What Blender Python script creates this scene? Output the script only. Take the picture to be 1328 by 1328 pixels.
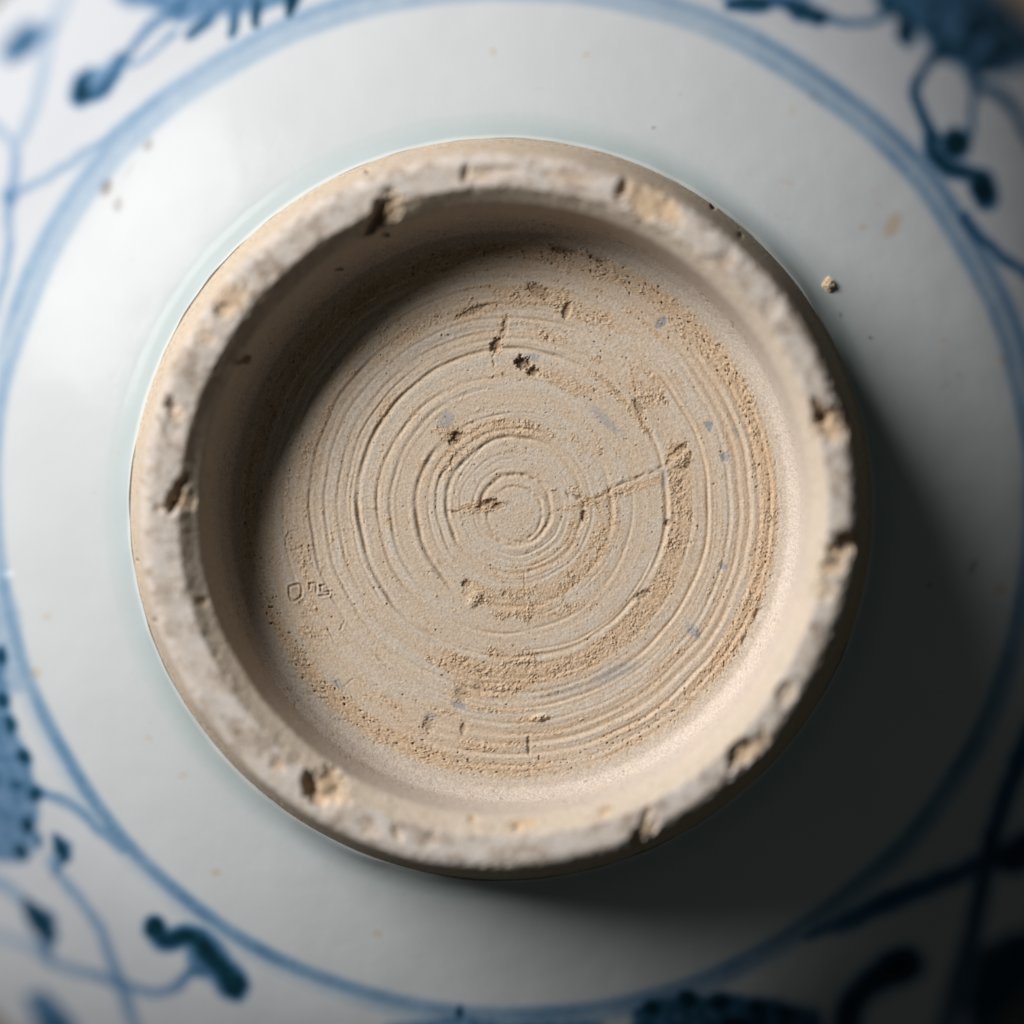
import bpy, math, random
import numpy as np
from mathutils import Vector

sc = bpy.context.scene
for o in list(bpy.data.objects):
    bpy.data.objects.remove(o, do_unlink=True)
C = sc.collection

# ------------------------------------------------------------------ camera
D = 300.0                       # mm from the lens to the floor of the foot (z = 0)
K = 88.2 / 1328.0               # mm per photograph pixel in the plane z = 0
MM = 0.001
cam_d = bpy.data.cameras.new("camera")
cam = bpy.data.objects.new("camera", cam_d)
C.objects.link(cam)
cam.location = (0, 0, D * MM)
cam_d.sensor_width = 36.0
cam_d.lens = 36.0 * D / 88.2
cam_d.clip_start = 0.01
cam_d.clip_end = 20.0
cam_d.dof.use_dof = True
cam_d.dof.focus_distance = (D - 1.1) * MM
cam_d.dof.aperture_fstop = 3.8
sc.camera = cam

# ------------------------------------------------------------------ world + lamp (a dim room, one large window light)
w = bpy.data.worlds.new("World")
sc.world = w
w.use_nodes = True
bg = w.node_tree.nodes["Background"]
bg.inputs[0].default_value = (0.86, 1.0, 0.93, 1)
bg.inputs[1].default_value = 0.036

LAZ, LEL, LDIST = 144.5, 32.5, 0.80          # azimuth (deg, from +x towards +y), elevation, metres
ld = bpy.data.lights.new("window_light", 'AREA')
ld.shape = 'RECTANGLE'
ld.size, ld.size_y = 0.46, 0.22
ld.energy = 14.0
ld.color = (1.0, 1.0, 1.0)
lo = bpy.data.objects.new("window_light", ld)
C.objects.link(lo)
a, e = math.radians(LAZ), math.radians(LEL)
lo.location = (LDIST * math.cos(e) * math.cos(a), LDIST * math.cos(e) * math.sin(a), LDIST * math.sin(e))
lo.rotation_euler = (-Vector(lo.location)).to_track_quat('-Z', 'Y').to_euler()

vs = sc.view_settings
vs.view_transform = 'Standard'
vs.look = 'None'
vs.exposure = 0.0
vs.gamma = 1.0

# ------------------------------------------------------------------ numpy helpers
def _hash(ix, iy, iz, seed):
    h = (ix.astype(np.uint32) * np.uint32(374761393) + iy.astype(np.uint32) * np.uint32(668265263)
         + iz.astype(np.uint32) * np.uint32(2147483647) + np.uint32((seed * 974711 + 12345) & 0xffffffff))
    h = (h ^ (h >> np.uint32(13))) * np.uint32(1274126177)
    return h ^ (h >> np.uint32(16))

def vn2(x, y, seed=0):
    """2-D gradient noise, about -1..1"""
    x = np.asarray(x, np.float32); y = np.asarray(y, np.float32)
    xi = np.floor(x); yi = np.floor(y)
    fx = x - xi; fy = y - yi
    xi = xi.astype(np.int32); yi = yi.astype(np.int32)
    u = fx * fx * fx * (fx * (fx * 6 - 15) + 10); v = fy * fy * fy * (fy * (fy * 6 - 15) + 10)
    z = np.zeros_like(xi)
    def g(dx, dy):
        h = _hash(xi + dx, yi + dy, z, seed)
        ang = (h & np.uint32(1023)).astype(np.float32) * np.float32(2 * math.pi / 1024)
        return np.cos(ang) * (fx - dx) + np.sin(ang) * (fy - dy)
    n0 = g(0, 0) * (1 - u) + g(1, 0) * u
    n1 = g(0, 1) * (1 - u) + g(1, 1) * u
    return (n0 * (1 - v) + n1 * v) * 1.5

def vn3(x, y, z, seed=0):
    x = np.asarray(x, np.float32); y = np.asarray(y, np.float32); z = np.asarray(z, np.float32)
    xi = np.floor(x); yi = np.floor(y); zi = np.floor(z)
    fx = x - xi; fy = y - yi; fz = z - zi
    xi = xi.astype(np.int32); yi = yi.astype(np.int32); zi = zi.astype(np.int32)
    s = lambda t: t * t * (3 - 2 * t)
    u, v, q = s(fx), s(fy), s(fz)
    def g(dx, dy, dz):
        return (_hash(xi + dx, yi + dy, zi + dz, seed) & np.uint32(65535)).astype(np.float32) / 32767.5 - 1
    def lerp(a, b, t): return a + (b - a) * t
    return lerp(lerp(lerp(g(0,0,0), g(1,0,0), u), lerp(g(0,1,0), g(1,1,0), u), v),
                lerp(lerp(g(0,0,1), g(1,0,1), u), lerp(g(0,1,1), g(1,1,1), u), v), q)

def fbm2(x, y, seed, octs=4, gain=0.5):
    t = 0; a = 1.0; f = 1.0; n = 0
    for k in range(octs):
        t = t + a * vn2(x * f, y * f, seed + k); n += a; a *= gain; f *= 2.03
    return t / n

def fbm3(x, y, z, seed, octs=3, gain=0.5):
    t = 0; a = 1.0; f = 1.0; n = 0
    for k in range(octs):
        t = t + a * vn3(x * f, y * f, z * f, seed + k); n += a; a *= gain; f *= 2.03
    return t / n

def sstep(a, b, x):
    t = np.clip((x - a) / (b - a), 0, 1)
    return t * t * (3 - 2 * t)

def catmull(pts, n=12):
    P = np.array(pts, float)
    if len(P) < 3:
        t = np.linspace(0, 1, n)[:, None]
        return P[0] * (1 - t) + P[-1] * t
    Q = np.vstack([2 * P[0] - P[1], P, 2 * P[-1] - P[-2]])
    out = []
    for i in range(1, len(Q) - 2):
        p0, p1, p2, p3 = Q[i - 1], Q[i], Q[i + 1], Q[i + 2]
        t = np.linspace(0, 1, n, endpoint=False)[:, None]
        out.append(0.5 * (2 * p1 + (p2 - p0) * t + (2 * p0 - 5 * p1 + 4 * p2 - p3) * t * t + (3 * p1 - p0 - 3 * p2 + p3) * t ** 3))
    out.append(P[-1:])
    return np.vstack(out)

def seg_dist(px, py, line):
    """distance from points to a polyline; also the fraction along it"""
    best = np.full(px.shape, 1e9, np.float32); tt = np.zeros(px.shape, np.float32)
    m = len(line) - 1
    for i in range(m):
        ax, ay = line[i][:2]; bx, by = line[i + 1][:2]
        dx, dy = bx - ax, by - ay
        L = dx * dx + dy * dy + 1e-9
        t = np.clip(((px - ax) * dx + (py - ay) * dy) / L, 0, 1)
        d = np.hypot(px - ax - t * dx, py - ay - t * dy)
        k = d < best
        best[k] = d[k]; tt[k] = ((i + t) / m)[k]
    return best, tt

def to_world(px, py, z):
    s = K * (D - z) / D
    return np.stack([(px - 664.0) * s, -(py - 664.0) * s, z], -1)

def to_pix(x, y, z):
    s = K * (D - z) / D
    return 664.0 + x / s, 664.0 - y / s

def grid_normals(P):
    """P rows x theta x 3, periodic in theta; rows run outwards"""
    du = np.roll(P, -1, 1) - np.roll(P, 1, 1)
    dv = np.empty_like(P)
    dv[1:-1] = P[2:] - P[:-2]; dv[0] = P[1] - P[0]; dv[-1] = P[-1] - P[-2]
    n = np.cross(du, dv)
    n /= np.linalg.norm(n, axis=-1, keepdims=True) + 1e-12
    return n

def make_mesh(name, verts, quads, normals, cols, mat, parent, scale=MM):
    me = bpy.data.meshes.new(name)
    nv, nf = len(verts), len(quads)
    me.vertices.add(nv)
    me.vertices.foreach_set("co", np.ascontiguousarray(verts * scale, dtype=np.float32).ravel())
    me.loops.add(nf * 4)
    me.loops.foreach_set("vertex_index", np.ascontiguousarray(quads, dtype=np.int32).ravel())
    me.polygons.add(nf)
    me.polygons.foreach_set("loop_start", np.arange(0, nf * 4, 4, dtype=np.int32))
    me.polygons.foreach_set("use_smooth", np.ones(nf, dtype=bool))
    me.update(calc_edges=True)
    if cols is not None:
        at = me.attributes.new("tint", 'FLOAT_COLOR', 'POINT')
        c4 = np.ones((nv, 4), np.float32); c4[:, :3] = cols
        at.data.foreach_set("color", c4.ravel())
    if normals is not None:
        me.normals_split_custom_set_from_vertices(np.ascontiguousarray(normals, dtype=np.float32))
    me.materials.append(mat)
    o = bpy.data.objects.new(name, me)
    C.objects.link(o)
    if parent is not None:
        o.parent = parent
    return o

def sub_mesh(name, V, N, COL, quads, mat, parent):
    u, inv = np.unique(quads.ravel(), return_inverse=True)
    return make_mesh(name, V[u], inv.reshape(-1, 4), N[u], COL[u], mat, parent)

def grid_quads(nr, nt, r0=0, r1=None):
    r1 = nr - 1 if r1 is None else r1
    i = np.arange(r0, r1)[:, None]; j = np.arange(nt)[None, :]
    jn = (j + 1) % nt
    # outward-running rows, theta running clockwise in the world (y down in the photo): faces up
    return np.stack([i * nt + j, i * nt + jn, (i + 1) * nt + jn, (i + 1) * nt + j], -1).reshape(-1, 4)

# ------------------------------------------------------------------ materials
def new_mat(name):
    m = bpy.data.materials.new(name); m.use_nodes = True
    nt = m.node_tree
    return m, nt, nt.nodes["Principled BSDF"]

def clay_material(name, grain=0.00010, bump=0.42):
    m, nt, p = new_mat(name)
    L = nt.links.new
    at = nt.nodes.new("ShaderNodeAttribute"); at.attribute_name = "tint"
    tc = nt.nodes.new("ShaderNodeTexCoord")
    n1 = nt.nodes.new("ShaderNodeTexNoise"); n1.inputs["Scale"].default_value = 1 / grain * 0.55; n1.inputs["Detail"].default_value = 3
    n2 = nt.nodes.new("ShaderNodeTexNoise"); n2.inputs["Scale"].default_value = 2600; n2.inputs["Detail"].default_value = 4
    L(tc.outputs["Object"], n1.inputs["Vector"]); L(tc.outputs["Object"], n2.inputs["Vector"])
    r = nt.nodes.new("ShaderNodeMapRange"); r.inputs[1].default_value = 0.3; r.inputs[2].default_value = 0.7
    r.inputs[3].default_value = 0.80; r.inputs[4].default_value = 1.18
    L(n1.outputs["Fac"], r.inputs[0])
    mx = nt.nodes.new("ShaderNodeVectorMath"); mx.operation = 'SCALE'
    L(at.outputs["Color"], mx.inputs[0]); L(r.outputs[0], mx.inputs["Scale"])
    L(mx.outputs[0], p.inputs["Base Color"])
    add = nt.nodes.new("ShaderNodeMath"); add.operation = 'ADD'
    L(n1.outputs["Fac"], add.inputs[0]); L(n2.outputs["Fac"], add.inputs[1])
    b = nt.nodes.new("ShaderNodeBump"); b.inputs["Strength"].default_value = bump; b.inputs["Distance"].default_value = grain * 0.9
    L(add.outputs[0], b.inputs["Height"]); L(b.outputs[0], p.inputs["Normal"])
    p.inputs["Roughness"].default_value = 0.95
    p.inputs["Specular IOR Level"].default_value = 0.12
    return m

def glaze_material(name):
    m, nt, p = new_mat(name)
    L = nt.links.new
    at = nt.nodes.new("ShaderNodeAttribute"); at.attribute_name = "tint"
    tc = nt.nodes.new("ShaderNodeTexCoord")
    n1 = nt.nodes.new("ShaderNodeTexNoise"); n1.inputs["Scale"].default_value = 420; n1.inputs["Detail"].default_value = 3
    n2 = nt.nodes.new("ShaderNodeTexNoise"); n2.inputs["Scale"].default_value = 1500; n2.inputs["Detail"].default_value = 2
    L(tc.outputs["Object"], n1.inputs["Vector"]); L(tc.outputs["Object"], n2.inputs["Vector"])
    b1 = nt.nodes.new("ShaderNodeBump"); b1.inputs["Strength"].default_value = 0.45; b1.inputs["Distance"].default_value = 0.00006
    b2 = nt.nodes.new("ShaderNodeBump"); b2.inputs["Strength"].default_value = 0.5; b2.inputs["Distance"].default_value = 0.000016
    L(n1.outputs["Fac"], b1.inputs["Height"]); L(n2.outputs["Fac"], b2.inputs["Height"])
    L(b1.outputs[0], b2.inputs["Normal"]); L(b2.outputs[0], p.inputs["Normal"])
    L(at.outputs["Color"], p.inputs["Base Color"])
    r = nt.nodes.new("ShaderNodeMapRange"); r.inputs[3].default_value = 0.18; r.inputs[4].default_value = 0.32
    L(n1.outputs["Fac"], r.inputs[0]); L(r.outputs[0], p.inputs["Roughness"])
    p.inputs["IOR"].default_value = 1.5
    p.inputs["Specular IOR Level"].default_value = 0.02
    p.inputs["Coat Weight"].default_value = 0.036
    p.inputs["Coat Roughness"].default_value = 0.10
    L(b2.outputs[0], p.inputs["Coat Normal"])
    return m

M_CLAY = clay_material("bare_clay")
M_GLAZE = glaze_material("porcelain_glaze")

# ------------------------------------------------------------------ the bowl
bowl = bpy.data.objects.new("porcelain_bowl", None)
C.objects.link(bowl)
bowl["label"] = "white porcelain bowl with blue floral brushwork, turned upside down with its bare clay foot uppermost"
bowl["category"] = "bowl"

NT = 1536
TH = np.linspace(0, 2 * math.pi, NT, endpoint=False)
ct, st = np.cos(TH), np.sin(TH)

# --- foot profile: circles as measured (centre, radius in photograph pixels) and height in mm
feat = [  # s, cx, cy, R, z
    (0,   662, 661, 345, 0.25),
    (22,  661, 662, 363, 0.46),
    (40,  660, 663, 377, 1.6),
    (64,  657, 662, 388, 4.4),
    (89,  655, 662, 395.5, 6.5),
    (95,  655, 662, 399, 7.0),
    (115, 653, 664, 419, 8.12),
    (120, 652, 664, 422, 8.3),
    (150, 646.5, 664, 454, 8.3),
    (160, 646, 664, 465, 7.9),
    (184, 648, 662, 472, 4.8),
    (224, 650, 660, 481, 0.0),
    (236, 650, 660, 483, -1.3),
]
F = np.array(feat, float)
s_r = np.arange(0, 236.1, 1.05)
def prof(col, sm=3.2):
    fine = np.arange(-30, 266, 0.5)
    v = np.interp(fine, F[:, 0], F[:, col])
    v = np.where(fine < 0, F[0, col] + fine * ((345 - 335) / 10 if col == 3 else 0), v)
    k = np.exp(-0.5 * (np.arange(-24, 25) * 0.5 / sm) ** 2); k /= k.sum()
    ksh = np.exp(-0.5 * (np.arange(-24, 25) * 0.5 / 1.3) ** 2); ksh /= ksh.sum()
    v2 = np.convolve(np.pad(v, 24, mode='edge'), ksh, mode='valid')
    v = np.convolve(np.pad(v, 24, mode='edge'), k, mode='valid')
    wsh = sstep(70, 84, fine) * (1 - sstep(126, 140, fine))
    v = v * (1 - wsh) + v2 * wsh
    return np.interp(s_r, fine, v)
cx_r, cy_r, R_r, z_r = prof(1), prof(2), prof(3), prof(4)
r_floor = np.arange(0.6, 344.6, 0.72)
nF, nR = len(r_floor), len(s_r)
S = np.concatenate([-(345 - r_floor), s_r])          # profile coordinate (<0 on the floor)
PX = np.concatenate([662 + r_floor[:, None] * ct, cx_r[:, None] + R_r[:, None] * ct])
PY = np.concatenate([661 + r_floor[:, None] * st, cy_r[:, None] + R_r[:, None] * st])
Z = np.concatenate([np.repeat((0.25 * (r_floor / 345) ** 3)[:, None], NT, 1), np.repeat(z_r[:, None], NT, 1)])
PX = PX.astype(np.float32); PY = PY.astype(np.float32); Z = Z.astype(np.float32)
SS = np.repeat(S[:, None], NT, 1).astype(np.float32)
TT = np.repeat(TH[None, :], len(S), 0).astype(np.float32)

# rim is a little higher on the right than on the left
hi = sstep(40, 110, SS) * (1 - sstep(170, 225, SS))
Z += 1.1 * hi * np.cos(TT)
# hand-made wobble of the ring
wob = fbm2(TT * 450 / 90 * 0 + np.cos(TT) * 3.1, np.sin(TT) * 3.1 + SS * 0.004, 5, 2)
PX += (wob * 3.0 * hi * np.cos(TT)); PY += (wob * 3.0 * hi * np.sin(TT))

# ---- floor relief (mm) -----------------------------------------------------------
fl = SS < 50                                           # rows where the floor relief matters
fi = np.where(fl[:, 0])[0]
x = PX[fi]; y = PY[fi]
H = np.zeros_like(x)
CR = np.zeros_like(x)                                  # crumbly clay 0..1
GR = np.zeros_like(x)                                  # smooth greyish slip
BL = np.zeros_like(x)                                  # blue-grey specks
DK = np.zeros_like(x)                                  # brown darkening: specks, pits, deep grooves, plus painted shade between crumbs

warpx = x + 2.2 * vn2(x / 60, y / 60, 11); warpy = y + 2.2 * vn2(x / 60, y / 60, 12)
rc = np.hypot(warpx - 666, warpy - 657)                 # radius about the turning centre
tc_ = np.arctan2(warpy - 657, warpx - 666)
ac, as_ = np.cos(tc_), np.sin(tc_)

# turning marks: fine 1-D profile in radius, slowly changing round the circle
def ringnoise(per, seed, stretch=1.0):
    return vn2(rc / per + 0.35 * vn2(ac * 1.5, as_ * 1.5, seed + 50), seed * 7.3 + (ac * 0.8 + as_ * 0.55) * stretch, seed)
amp_out = 0.35 + 0.65 * sstep(190, 270, rc)
nearc = sstep(30, 62, rc)
H += 0.045 * ringnoise(26, 21, .7) * amp_out
H += 0.020 * ringnoise(12, 22, .9) * amp_out
H += 0.010 * ringnoise(5.5, 23, 1.2) * nearc
H += 0.008 * ringnoise(2.6, 24, 1.4)

def arcmask(a0, a1, soft=18):
    """angles in degrees, y down; mask 1 between a0 and a1 (going clockwise on screen)"""
    m = (a0 + a1) / 2; h = (a1 - a0) / 2
    d = np.abs((np.degrees(tc_) - m + 180) % 360 - 180)
    return 1 - sstep(h - soft, h + soft, d)

def groove(r0, wdt, dep, arcs=None, cxy=(666, 657), ridge=0.4, pitch=0.0, seed=1, rough=0.5):
    rr = np.hypot(warpx - cxy[0], warpy - cxy[1]) - r0 - pitch * (tc_ / (2 * math.pi)) - 1.6 * vn2(ac * 2.2 + seed, as_ * 2.2, seed)
    m = 0.72 + rough * vn2(ac * 3 + seed * 3.1, as_ * 3, seed + 3)
    if arcs:
        k = np.zeros_like(x)
        for a0, a1, v in arcs: k = np.maximum(k, v * arcmask(a0, a1))
        m = m * k
    m = m * np.clip(0.9 + .7 * fbm3(rc / 40, ac * 8 + seed, as_ * 8, seed + 9, 2), .15, 1.4); m = np.clip(m, 0, 1.3)
    g = -dep * np.exp(-(rr / wdt) ** 2)
    g = g + dep * ridge * np.exp(-((rr - wdt * 2.1) / (wdt * 1.1)) ** 2)
    return g * m

def step(r0, wdt, dep, arcs=None, seed=1, cxy=(666, 657)):
    rr = np.hypot(warpx - cxy[0], warpy - cxy[1]) - r0 - 2.0 * vn2(ac * 1.8 + seed, as_ * 1.8, seed)
    k = np.ones_like(x)
    if arcs:
        k = np.zeros_like(x)
        for a0, a1, v in arcs: k = np.maximum(k, v * arcmask(a0, a1))
    # outside is higher by dep close to the edge, fading away
    return dep * k * np.where(rr > -wdt, sstep(-wdt, wdt, rr) * np.exp(-np.clip(rr, 0, None) / 14), 0)

G = [
    (200, 2.8, .170, [(110, 300, 1.0), (300, 385, .85), (25, 120, .6)], (665, 653), .45),
    (194, 1.5, .055, [(20, 110, 1.0)], (665, 653), .5),
    (166, 2.2, .110, [(130, 235, 1.0), (60, 130, .6), (-10, 60, .5), (235, 290, .3)], (655, 655), .3),
    (154, 2.4, .055, [(140, 260, 1.0)], (660, 655), .8),
    (146, 1.6, .028, [(10, 90, 1.0), (150, 230, .6)], (660, 655), .4),
    (127, 3.0, .150, [(130, 225, 1.0), (60, 130, .5), (-20, 60, .7)], (667, 660), .4),
    (122, 1.7, .050, [(225, 300, 1.0), (90, 150, .8)], (667, 657), .5),
    (112, 1.8, .030, [(100, 260, 1.0), (-30, 60, .5)], (667, 658), .5),
    (101, 2.0, .075, [(120, 300, 1.0), (-50, 100, .5)], (667, 657), .5),
    (95, 1.4, .030, [(-40, 120, 1.0)], (667, 657), .5),
    (88, 2.6, .130, [(140, 300, 1.0), (-60, 60, .65), (60, 140, .5)], (668, 656), .4),
    (80, 1.5, .050, [(20, 130, 1.0), (150, 240, .4)], (668, 657), .5),
    (70, 1.6, .035, [(0, 360, .8)], (668, 658), .4),
    (62, 1.5, .050, [(10, 120, 1.0), (200, 290, .5)], (668, 658), .5),
    (46, 2.6, .150, [(165, 310, 1.0), (310, 365, .75), (-5, 130, .95)], (668, 661), .35),
    (36, 2.0, .110, [(-60, 120, 1.0), (120, 200, .4), (230, 320, .5)], (667, 667), .45),
    (208, 1.8, .045, [(130, 300, .8)], (664, 655), .5),
    (226, 2.0, .060, [(60, 270, .9)], (664, 655), .5),
    (243, 2.2, .070, [(60, 290, .9)], (664, 655), .5),
    (262, 2.2, .065, [(60, 300, .9)], (664, 655), .5),
    (55, 1.4, .040, [(100, 250, 1.0)], (668, 660), .4),
    (254, 2.2, .115, [(-70, 60, 1.0), (60, 130, .35)], (665, 655), .4),
    (232, 2.2, .060, [(-10, 110, .8), (230, 320, .5)], (665, 655), .6),
    (216, 1.6, .040, [(180, 330, 1.0)], (665, 655), .5),
    (268, 2.0, .035, [(40, 200, .8), (290, 390, .6)], (665, 655), .6),
    (282, 2.5, .070, [(-60, 110, 1.0), (200, 330, .5)], (665, 655), .7),
    (296, 2.2, .045, [(-70, 130, 1.0), (150, 300, .5)], (664, 656), .7),
    (308, 2.6, .075, [(-60, 120, 1.0), (180, 300, .4)], (664, 656), .8),
    (322, 2.4, .080, [(-50, 130, 1.0), (200, 310, .5)], (663, 657), .8),
    (336, 2.2, .080, [(-40, 140, 1.0)], (663, 658), .6),
]
for i, (r0, wd, dp, arcs, cc, rg) in enumerate(G):
    brk = np.clip(.75 + .7 * fbm3(rc / 30, ac * 9, as_ * 9, 95, 2), .1, 1.3) if False else 1.0
    H += groove(r0, wd, dp * 1.05, arcs, cc, rg, seed=31 + i * 5)

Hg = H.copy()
DK = np.maximum(DK, .42 * sstep(-.07, -.17, Hg))  # deep grooves get a darker colour
# smooth slip rides on the ridges
GR = sstep(-0.15, 0.35, ringnoise(19, 41, .8) + 0.5 * fbm2(x / 46, y / 46, 42, 3))
GR = GR * (0.55 + 0.45 * sstep(-.2, .3, fbm2(x / 18, y / 18, 43, 3)))

# crumbly areas
def blob(cx, cy, a, b, ang=0, soft=0.5):
    t = math.radians(ang); dx = x - cx; dy = y - cy
    u = (dx * math.cos(t) + dy * math.sin(t)) / a; v = (-dx * math.sin(t) + dy * math.cos(t)) / b
    return 1 - sstep(1 - soft, 1 + soft, np.hypot(u, v))
ragged = fbm2(x / 14, y / 14, 61, 4, .6) * .55 + .75 * fbm3(rc / 7.5, ac * 7, as_ * 7, 62, 3)
CRm = np.zeros_like(x)
band = sstep(200, 206, rc) * (1 - sstep(228, 236, rc)) * arcmask(-22, 118, 12)
CRm = np.maximum(CRm, 1.15 * band)
CRm = np.maximum(CRm, 0.9 * sstep(188, 196, rc) * (1 - sstep(204, 209, rc)) * arcmask(-62, -22, 8))
CRm = np.maximum(CRm, 0.85 * sstep(104, 110, rc) * (1 - sstep(128, 140, rc)) * arcmask(-5, 125, 15))
CRm = np.maximum(CRm, 0.8 * sstep(88, 94, rc) * (1 - sstep(112, 120, rc)) * arcmask(200, 300, 20))
CRm = np.maximum(CRm, 0.55 * sstep(70, 76, rc) * (1 - sstep(92, 100, rc)) * arcmask(-30, 120, 20))
for cx, cy, aa, bb, an, v in [(690, 385, 52, 16, 0, 1.2), (760, 405, 60, 18, 18, .8), (620, 402, 40, 11, -20, 1.0), (540, 425, 45, 14, -30, .7),
                              (660, 848, 42, 14, 0, 1.0), (640, 885, 60, 20, -4, 1.2), (878, 590, 16, 17, 0, 1.35), (838, 500, 22, 40, -40, .9),
                              (800, 640, 90, 7, -17, 1.1), (620, 657, 34, 8, -8, 1.2), (590, 566, 24, 14, 30, 1.0), (740, 500, 60, 12, 20, .7),
                              (760, 580, 40, 18, 30, .6), (700, 430, 60, 14, 10, .6), (420, 820, 60, 40, 40, .5), (380, 720, 25, 45, 0, .45),
                              (700, 790, 80, 14, -6, .8), (780, 720, 30, 50, 20, .6), (650, 430, 6, 34, 8, 1.0), (540, 600, 14, 10, 0, .6),
                              (940, 440, 70, 30, 45, .7), (500, 530, 30, 10, -50, .7), (690, 935, 24, 7, -5, .9)]:
    CRm = np.maximum(CRm, v * blob(cx, cy, aa, bb, an))
edge = sstep(-34, -14, SS[fi]) * (1 - sstep(4, 20, SS[fi]))          # rubble along the foot of the wall
CRm = np.maximum(CRm, edge * (0.55 + 0.6 * arcmask(-45, 40, 20) + 0.5 * arcmask(95, 150, 20) + .35 * arcmask(260, 320, 20)))
CRm = np.maximum(CRm, 0.42 * sstep(0.12, 0.45, fbm2(rc / 9, tc_ * 9, 66, 2) + 0.3 * ragged))
CRm = np.maximum(CRm, .62 * sstep(245, 262, rc) * sstep(-.1, .35, fbm3(rc / 6, ac * 5, as_ * 5, 67, 3)))
CR = sstep(0.28, 0.98, CRm + 0.75 * ragged)

gran = fbm2(x / 6.0, y / 6.0, 71, 3, .6); gran2 = fbm2(x / 2.7, y / 2.7, 75, 2, .6)
billow = np.abs(vn2(x / 5.2, y / 5.2, 78))
DK = np.maximum(DK, .5 * CR * sstep(.16, .03, billow) * sstep(.05, .35, gran + .2))  # shade in the crevices between crumbs, painted into the colour
gamp = .45 + 1.1 * sstep(-.3, .5, fbm2(x / 24, y / 24, 79, 2))
H += CR * gamp * (0.125 * gran + 0.075 * gran2 - 0.16 * sstep(.18, .02, billow) * sstep(0, .3, gran2 + .15) * sstep(.1, .5, gran + .2) + 0.02)
H += (1 - CR) * (0.006 * gran2 + 0.010 * gran)
# little pits, single dark grains
pn = vn2(x / 4.2, y / 4.2, 81)
pm = sstep(0.62 - .08 * edge, 0.86 - .08 * edge, pn) * (0.25 + .3 * edge + 0.9 * sstep(-0.1, .4, vn2(x / 40, y / 40, 82) + .6 * CR))
H -= 0.13 * pm
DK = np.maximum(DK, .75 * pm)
gn = vn2(x / 3.4, y / 3.4, 84)
H += 0.07 * sstep(0.66, 0.9, gn) * sstep(.0, .4, CR + .2)

def pit(cx, cy, a, b, ang, dep, dark=0.8, soft=0.45):
    global H, DK
    m = blob(cx, cy, a * 1.25, b * 1.25, ang, .8)
    m = sstep(.30, .80, m + (.55 * gran + .45 * gran2) * (m > 0.02))
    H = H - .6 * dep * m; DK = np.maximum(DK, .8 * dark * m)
for p_ in [(678, 471, 8, 6, 20, .75, .9), (691, 482, 6, 5, 0, .6, .9), (593, 566, 7, 5, 0, .5, .8), (588, 574, 5, 4, 0, .35, .6),
           (634, 652, 10, 4, -15, .30, .6), (645, 656, 6, 4, 0, .35, .7), (431, 944, 8, 10, 10, .9, .95), (392, 905, 13, 8, 30, .6, .9),
           (386, 897, 7, 6, 0, .5, .8), (866, 678, 4, 4, 0, .3, .7), (758, 670, 3.5, 6, 0, .3, .6), (834, 771, 9, 4, -35, .3, .7),
           (605, 757, 5, 4, 0, .3, .6), (656, 424, 2.5, 12, 8, .14, .3), (643, 448, 5, 8, 20, .45, .8),
           (732, 320, 16, 7, 10, .5, .9), (776, 328, 14, 8, 30, .5, .85), (760, 316, 8, 5, 0, .4, .7), (700, 378, 14, 6, 30, .3, .6),
           (735, 403, 4, 9, 20, .3, .6), (612, 404, 18, 3.5, -22, .25, .5), (880, 585, 12, 4, -40, .3, .6), (830, 530, 4, 10, -35, .3, .7),
           (686, 966, 1.8, 11, 0, .2, .5), (601, 945, 3, 6, 0, .2, .5), (556, 940, 6, 8, 20, .2, .6),
           (984, 797, 5, 8, 25, .4, .8), (968, 832, 5, 6, 0, .35, .8), (1003, 748, 3, 4, 0, .3, .8), (1032, 658, 4, 5, 0, .3, .7),
           (600, 900, 8, 8, 5, .16, .4), (623, 892, 7, 6, 10, .15, .4), (480, 965, 12, 4, 30, .3, .7), (520, 990, 10, 4, 25, .3, .6),
           (875, 950, 5, 4, 0, .35, .85), (907, 928, 4, 3.4, 0, .3, .8), (830, 980, 7, 3, -20, .25, .7), (655, 770, 3, 3, 0, .2, .5)]:
    pit(*p_)
def bump_(cx, cy, a, b, ang, h, soft=.6):
    global H
    m = blob(cx, cy, a, b, ang, soft); H = H + h * m * (1 + .5 * gran2)
for b_ in [(617, 775, 9, 7, -60, .14), (611, 783, 6, 5, 0, .10), (866, 360, 7, 6, 0, .35), (470, 300, 8, 8, 0, .0), (700, 931, 10, 4, -12, .22),
           (880, 596, 11, 9, 0, .25), (395, 915, 7, 5, 0, .35), (415, 930, 10, 7, 40, .35), (446, 960, 10, 8, 40, .25)]:
    bump_(*b_)

def scratch(pts, wdt, dep, ragg=0.5, rim=0.25, dark=.3):
    global H, DK
    ln = catmull(pts, 6)
    x0, y0 = ln.min(0)[:2] - 12; x1, y1 = ln.max(0)[:2] + 12
    k = (x > x0) & (x < x1) & (y > y0) & (y < y1)
    if not k.any(): return
    xs = x[k]; ys = y[k]
    d, t = seg_dist(xs + 1.6 * ragg * vn2(xs / 5, ys / 5, 91), ys + 1.6 * ragg * vn2(xs / 5, ys / 5, 92), ln)
    wv = wdt * (1 + ragg * vn2(xs / 7, ys / 7, 93))
    g = np.exp(-(d / wv) ** 2)
    dep = dep * .6; g = g * np.clip(.75 + 1.3 * ragg * vn2(xs / 9, ys / 9, 96), 0, 1.1); H[k] = H[k] - dep * g + dep * rim * np.exp(-((d - wv * 2) / wv) ** 2)
    DK[k] = np.maximum(DK[k], dark * g)
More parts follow.
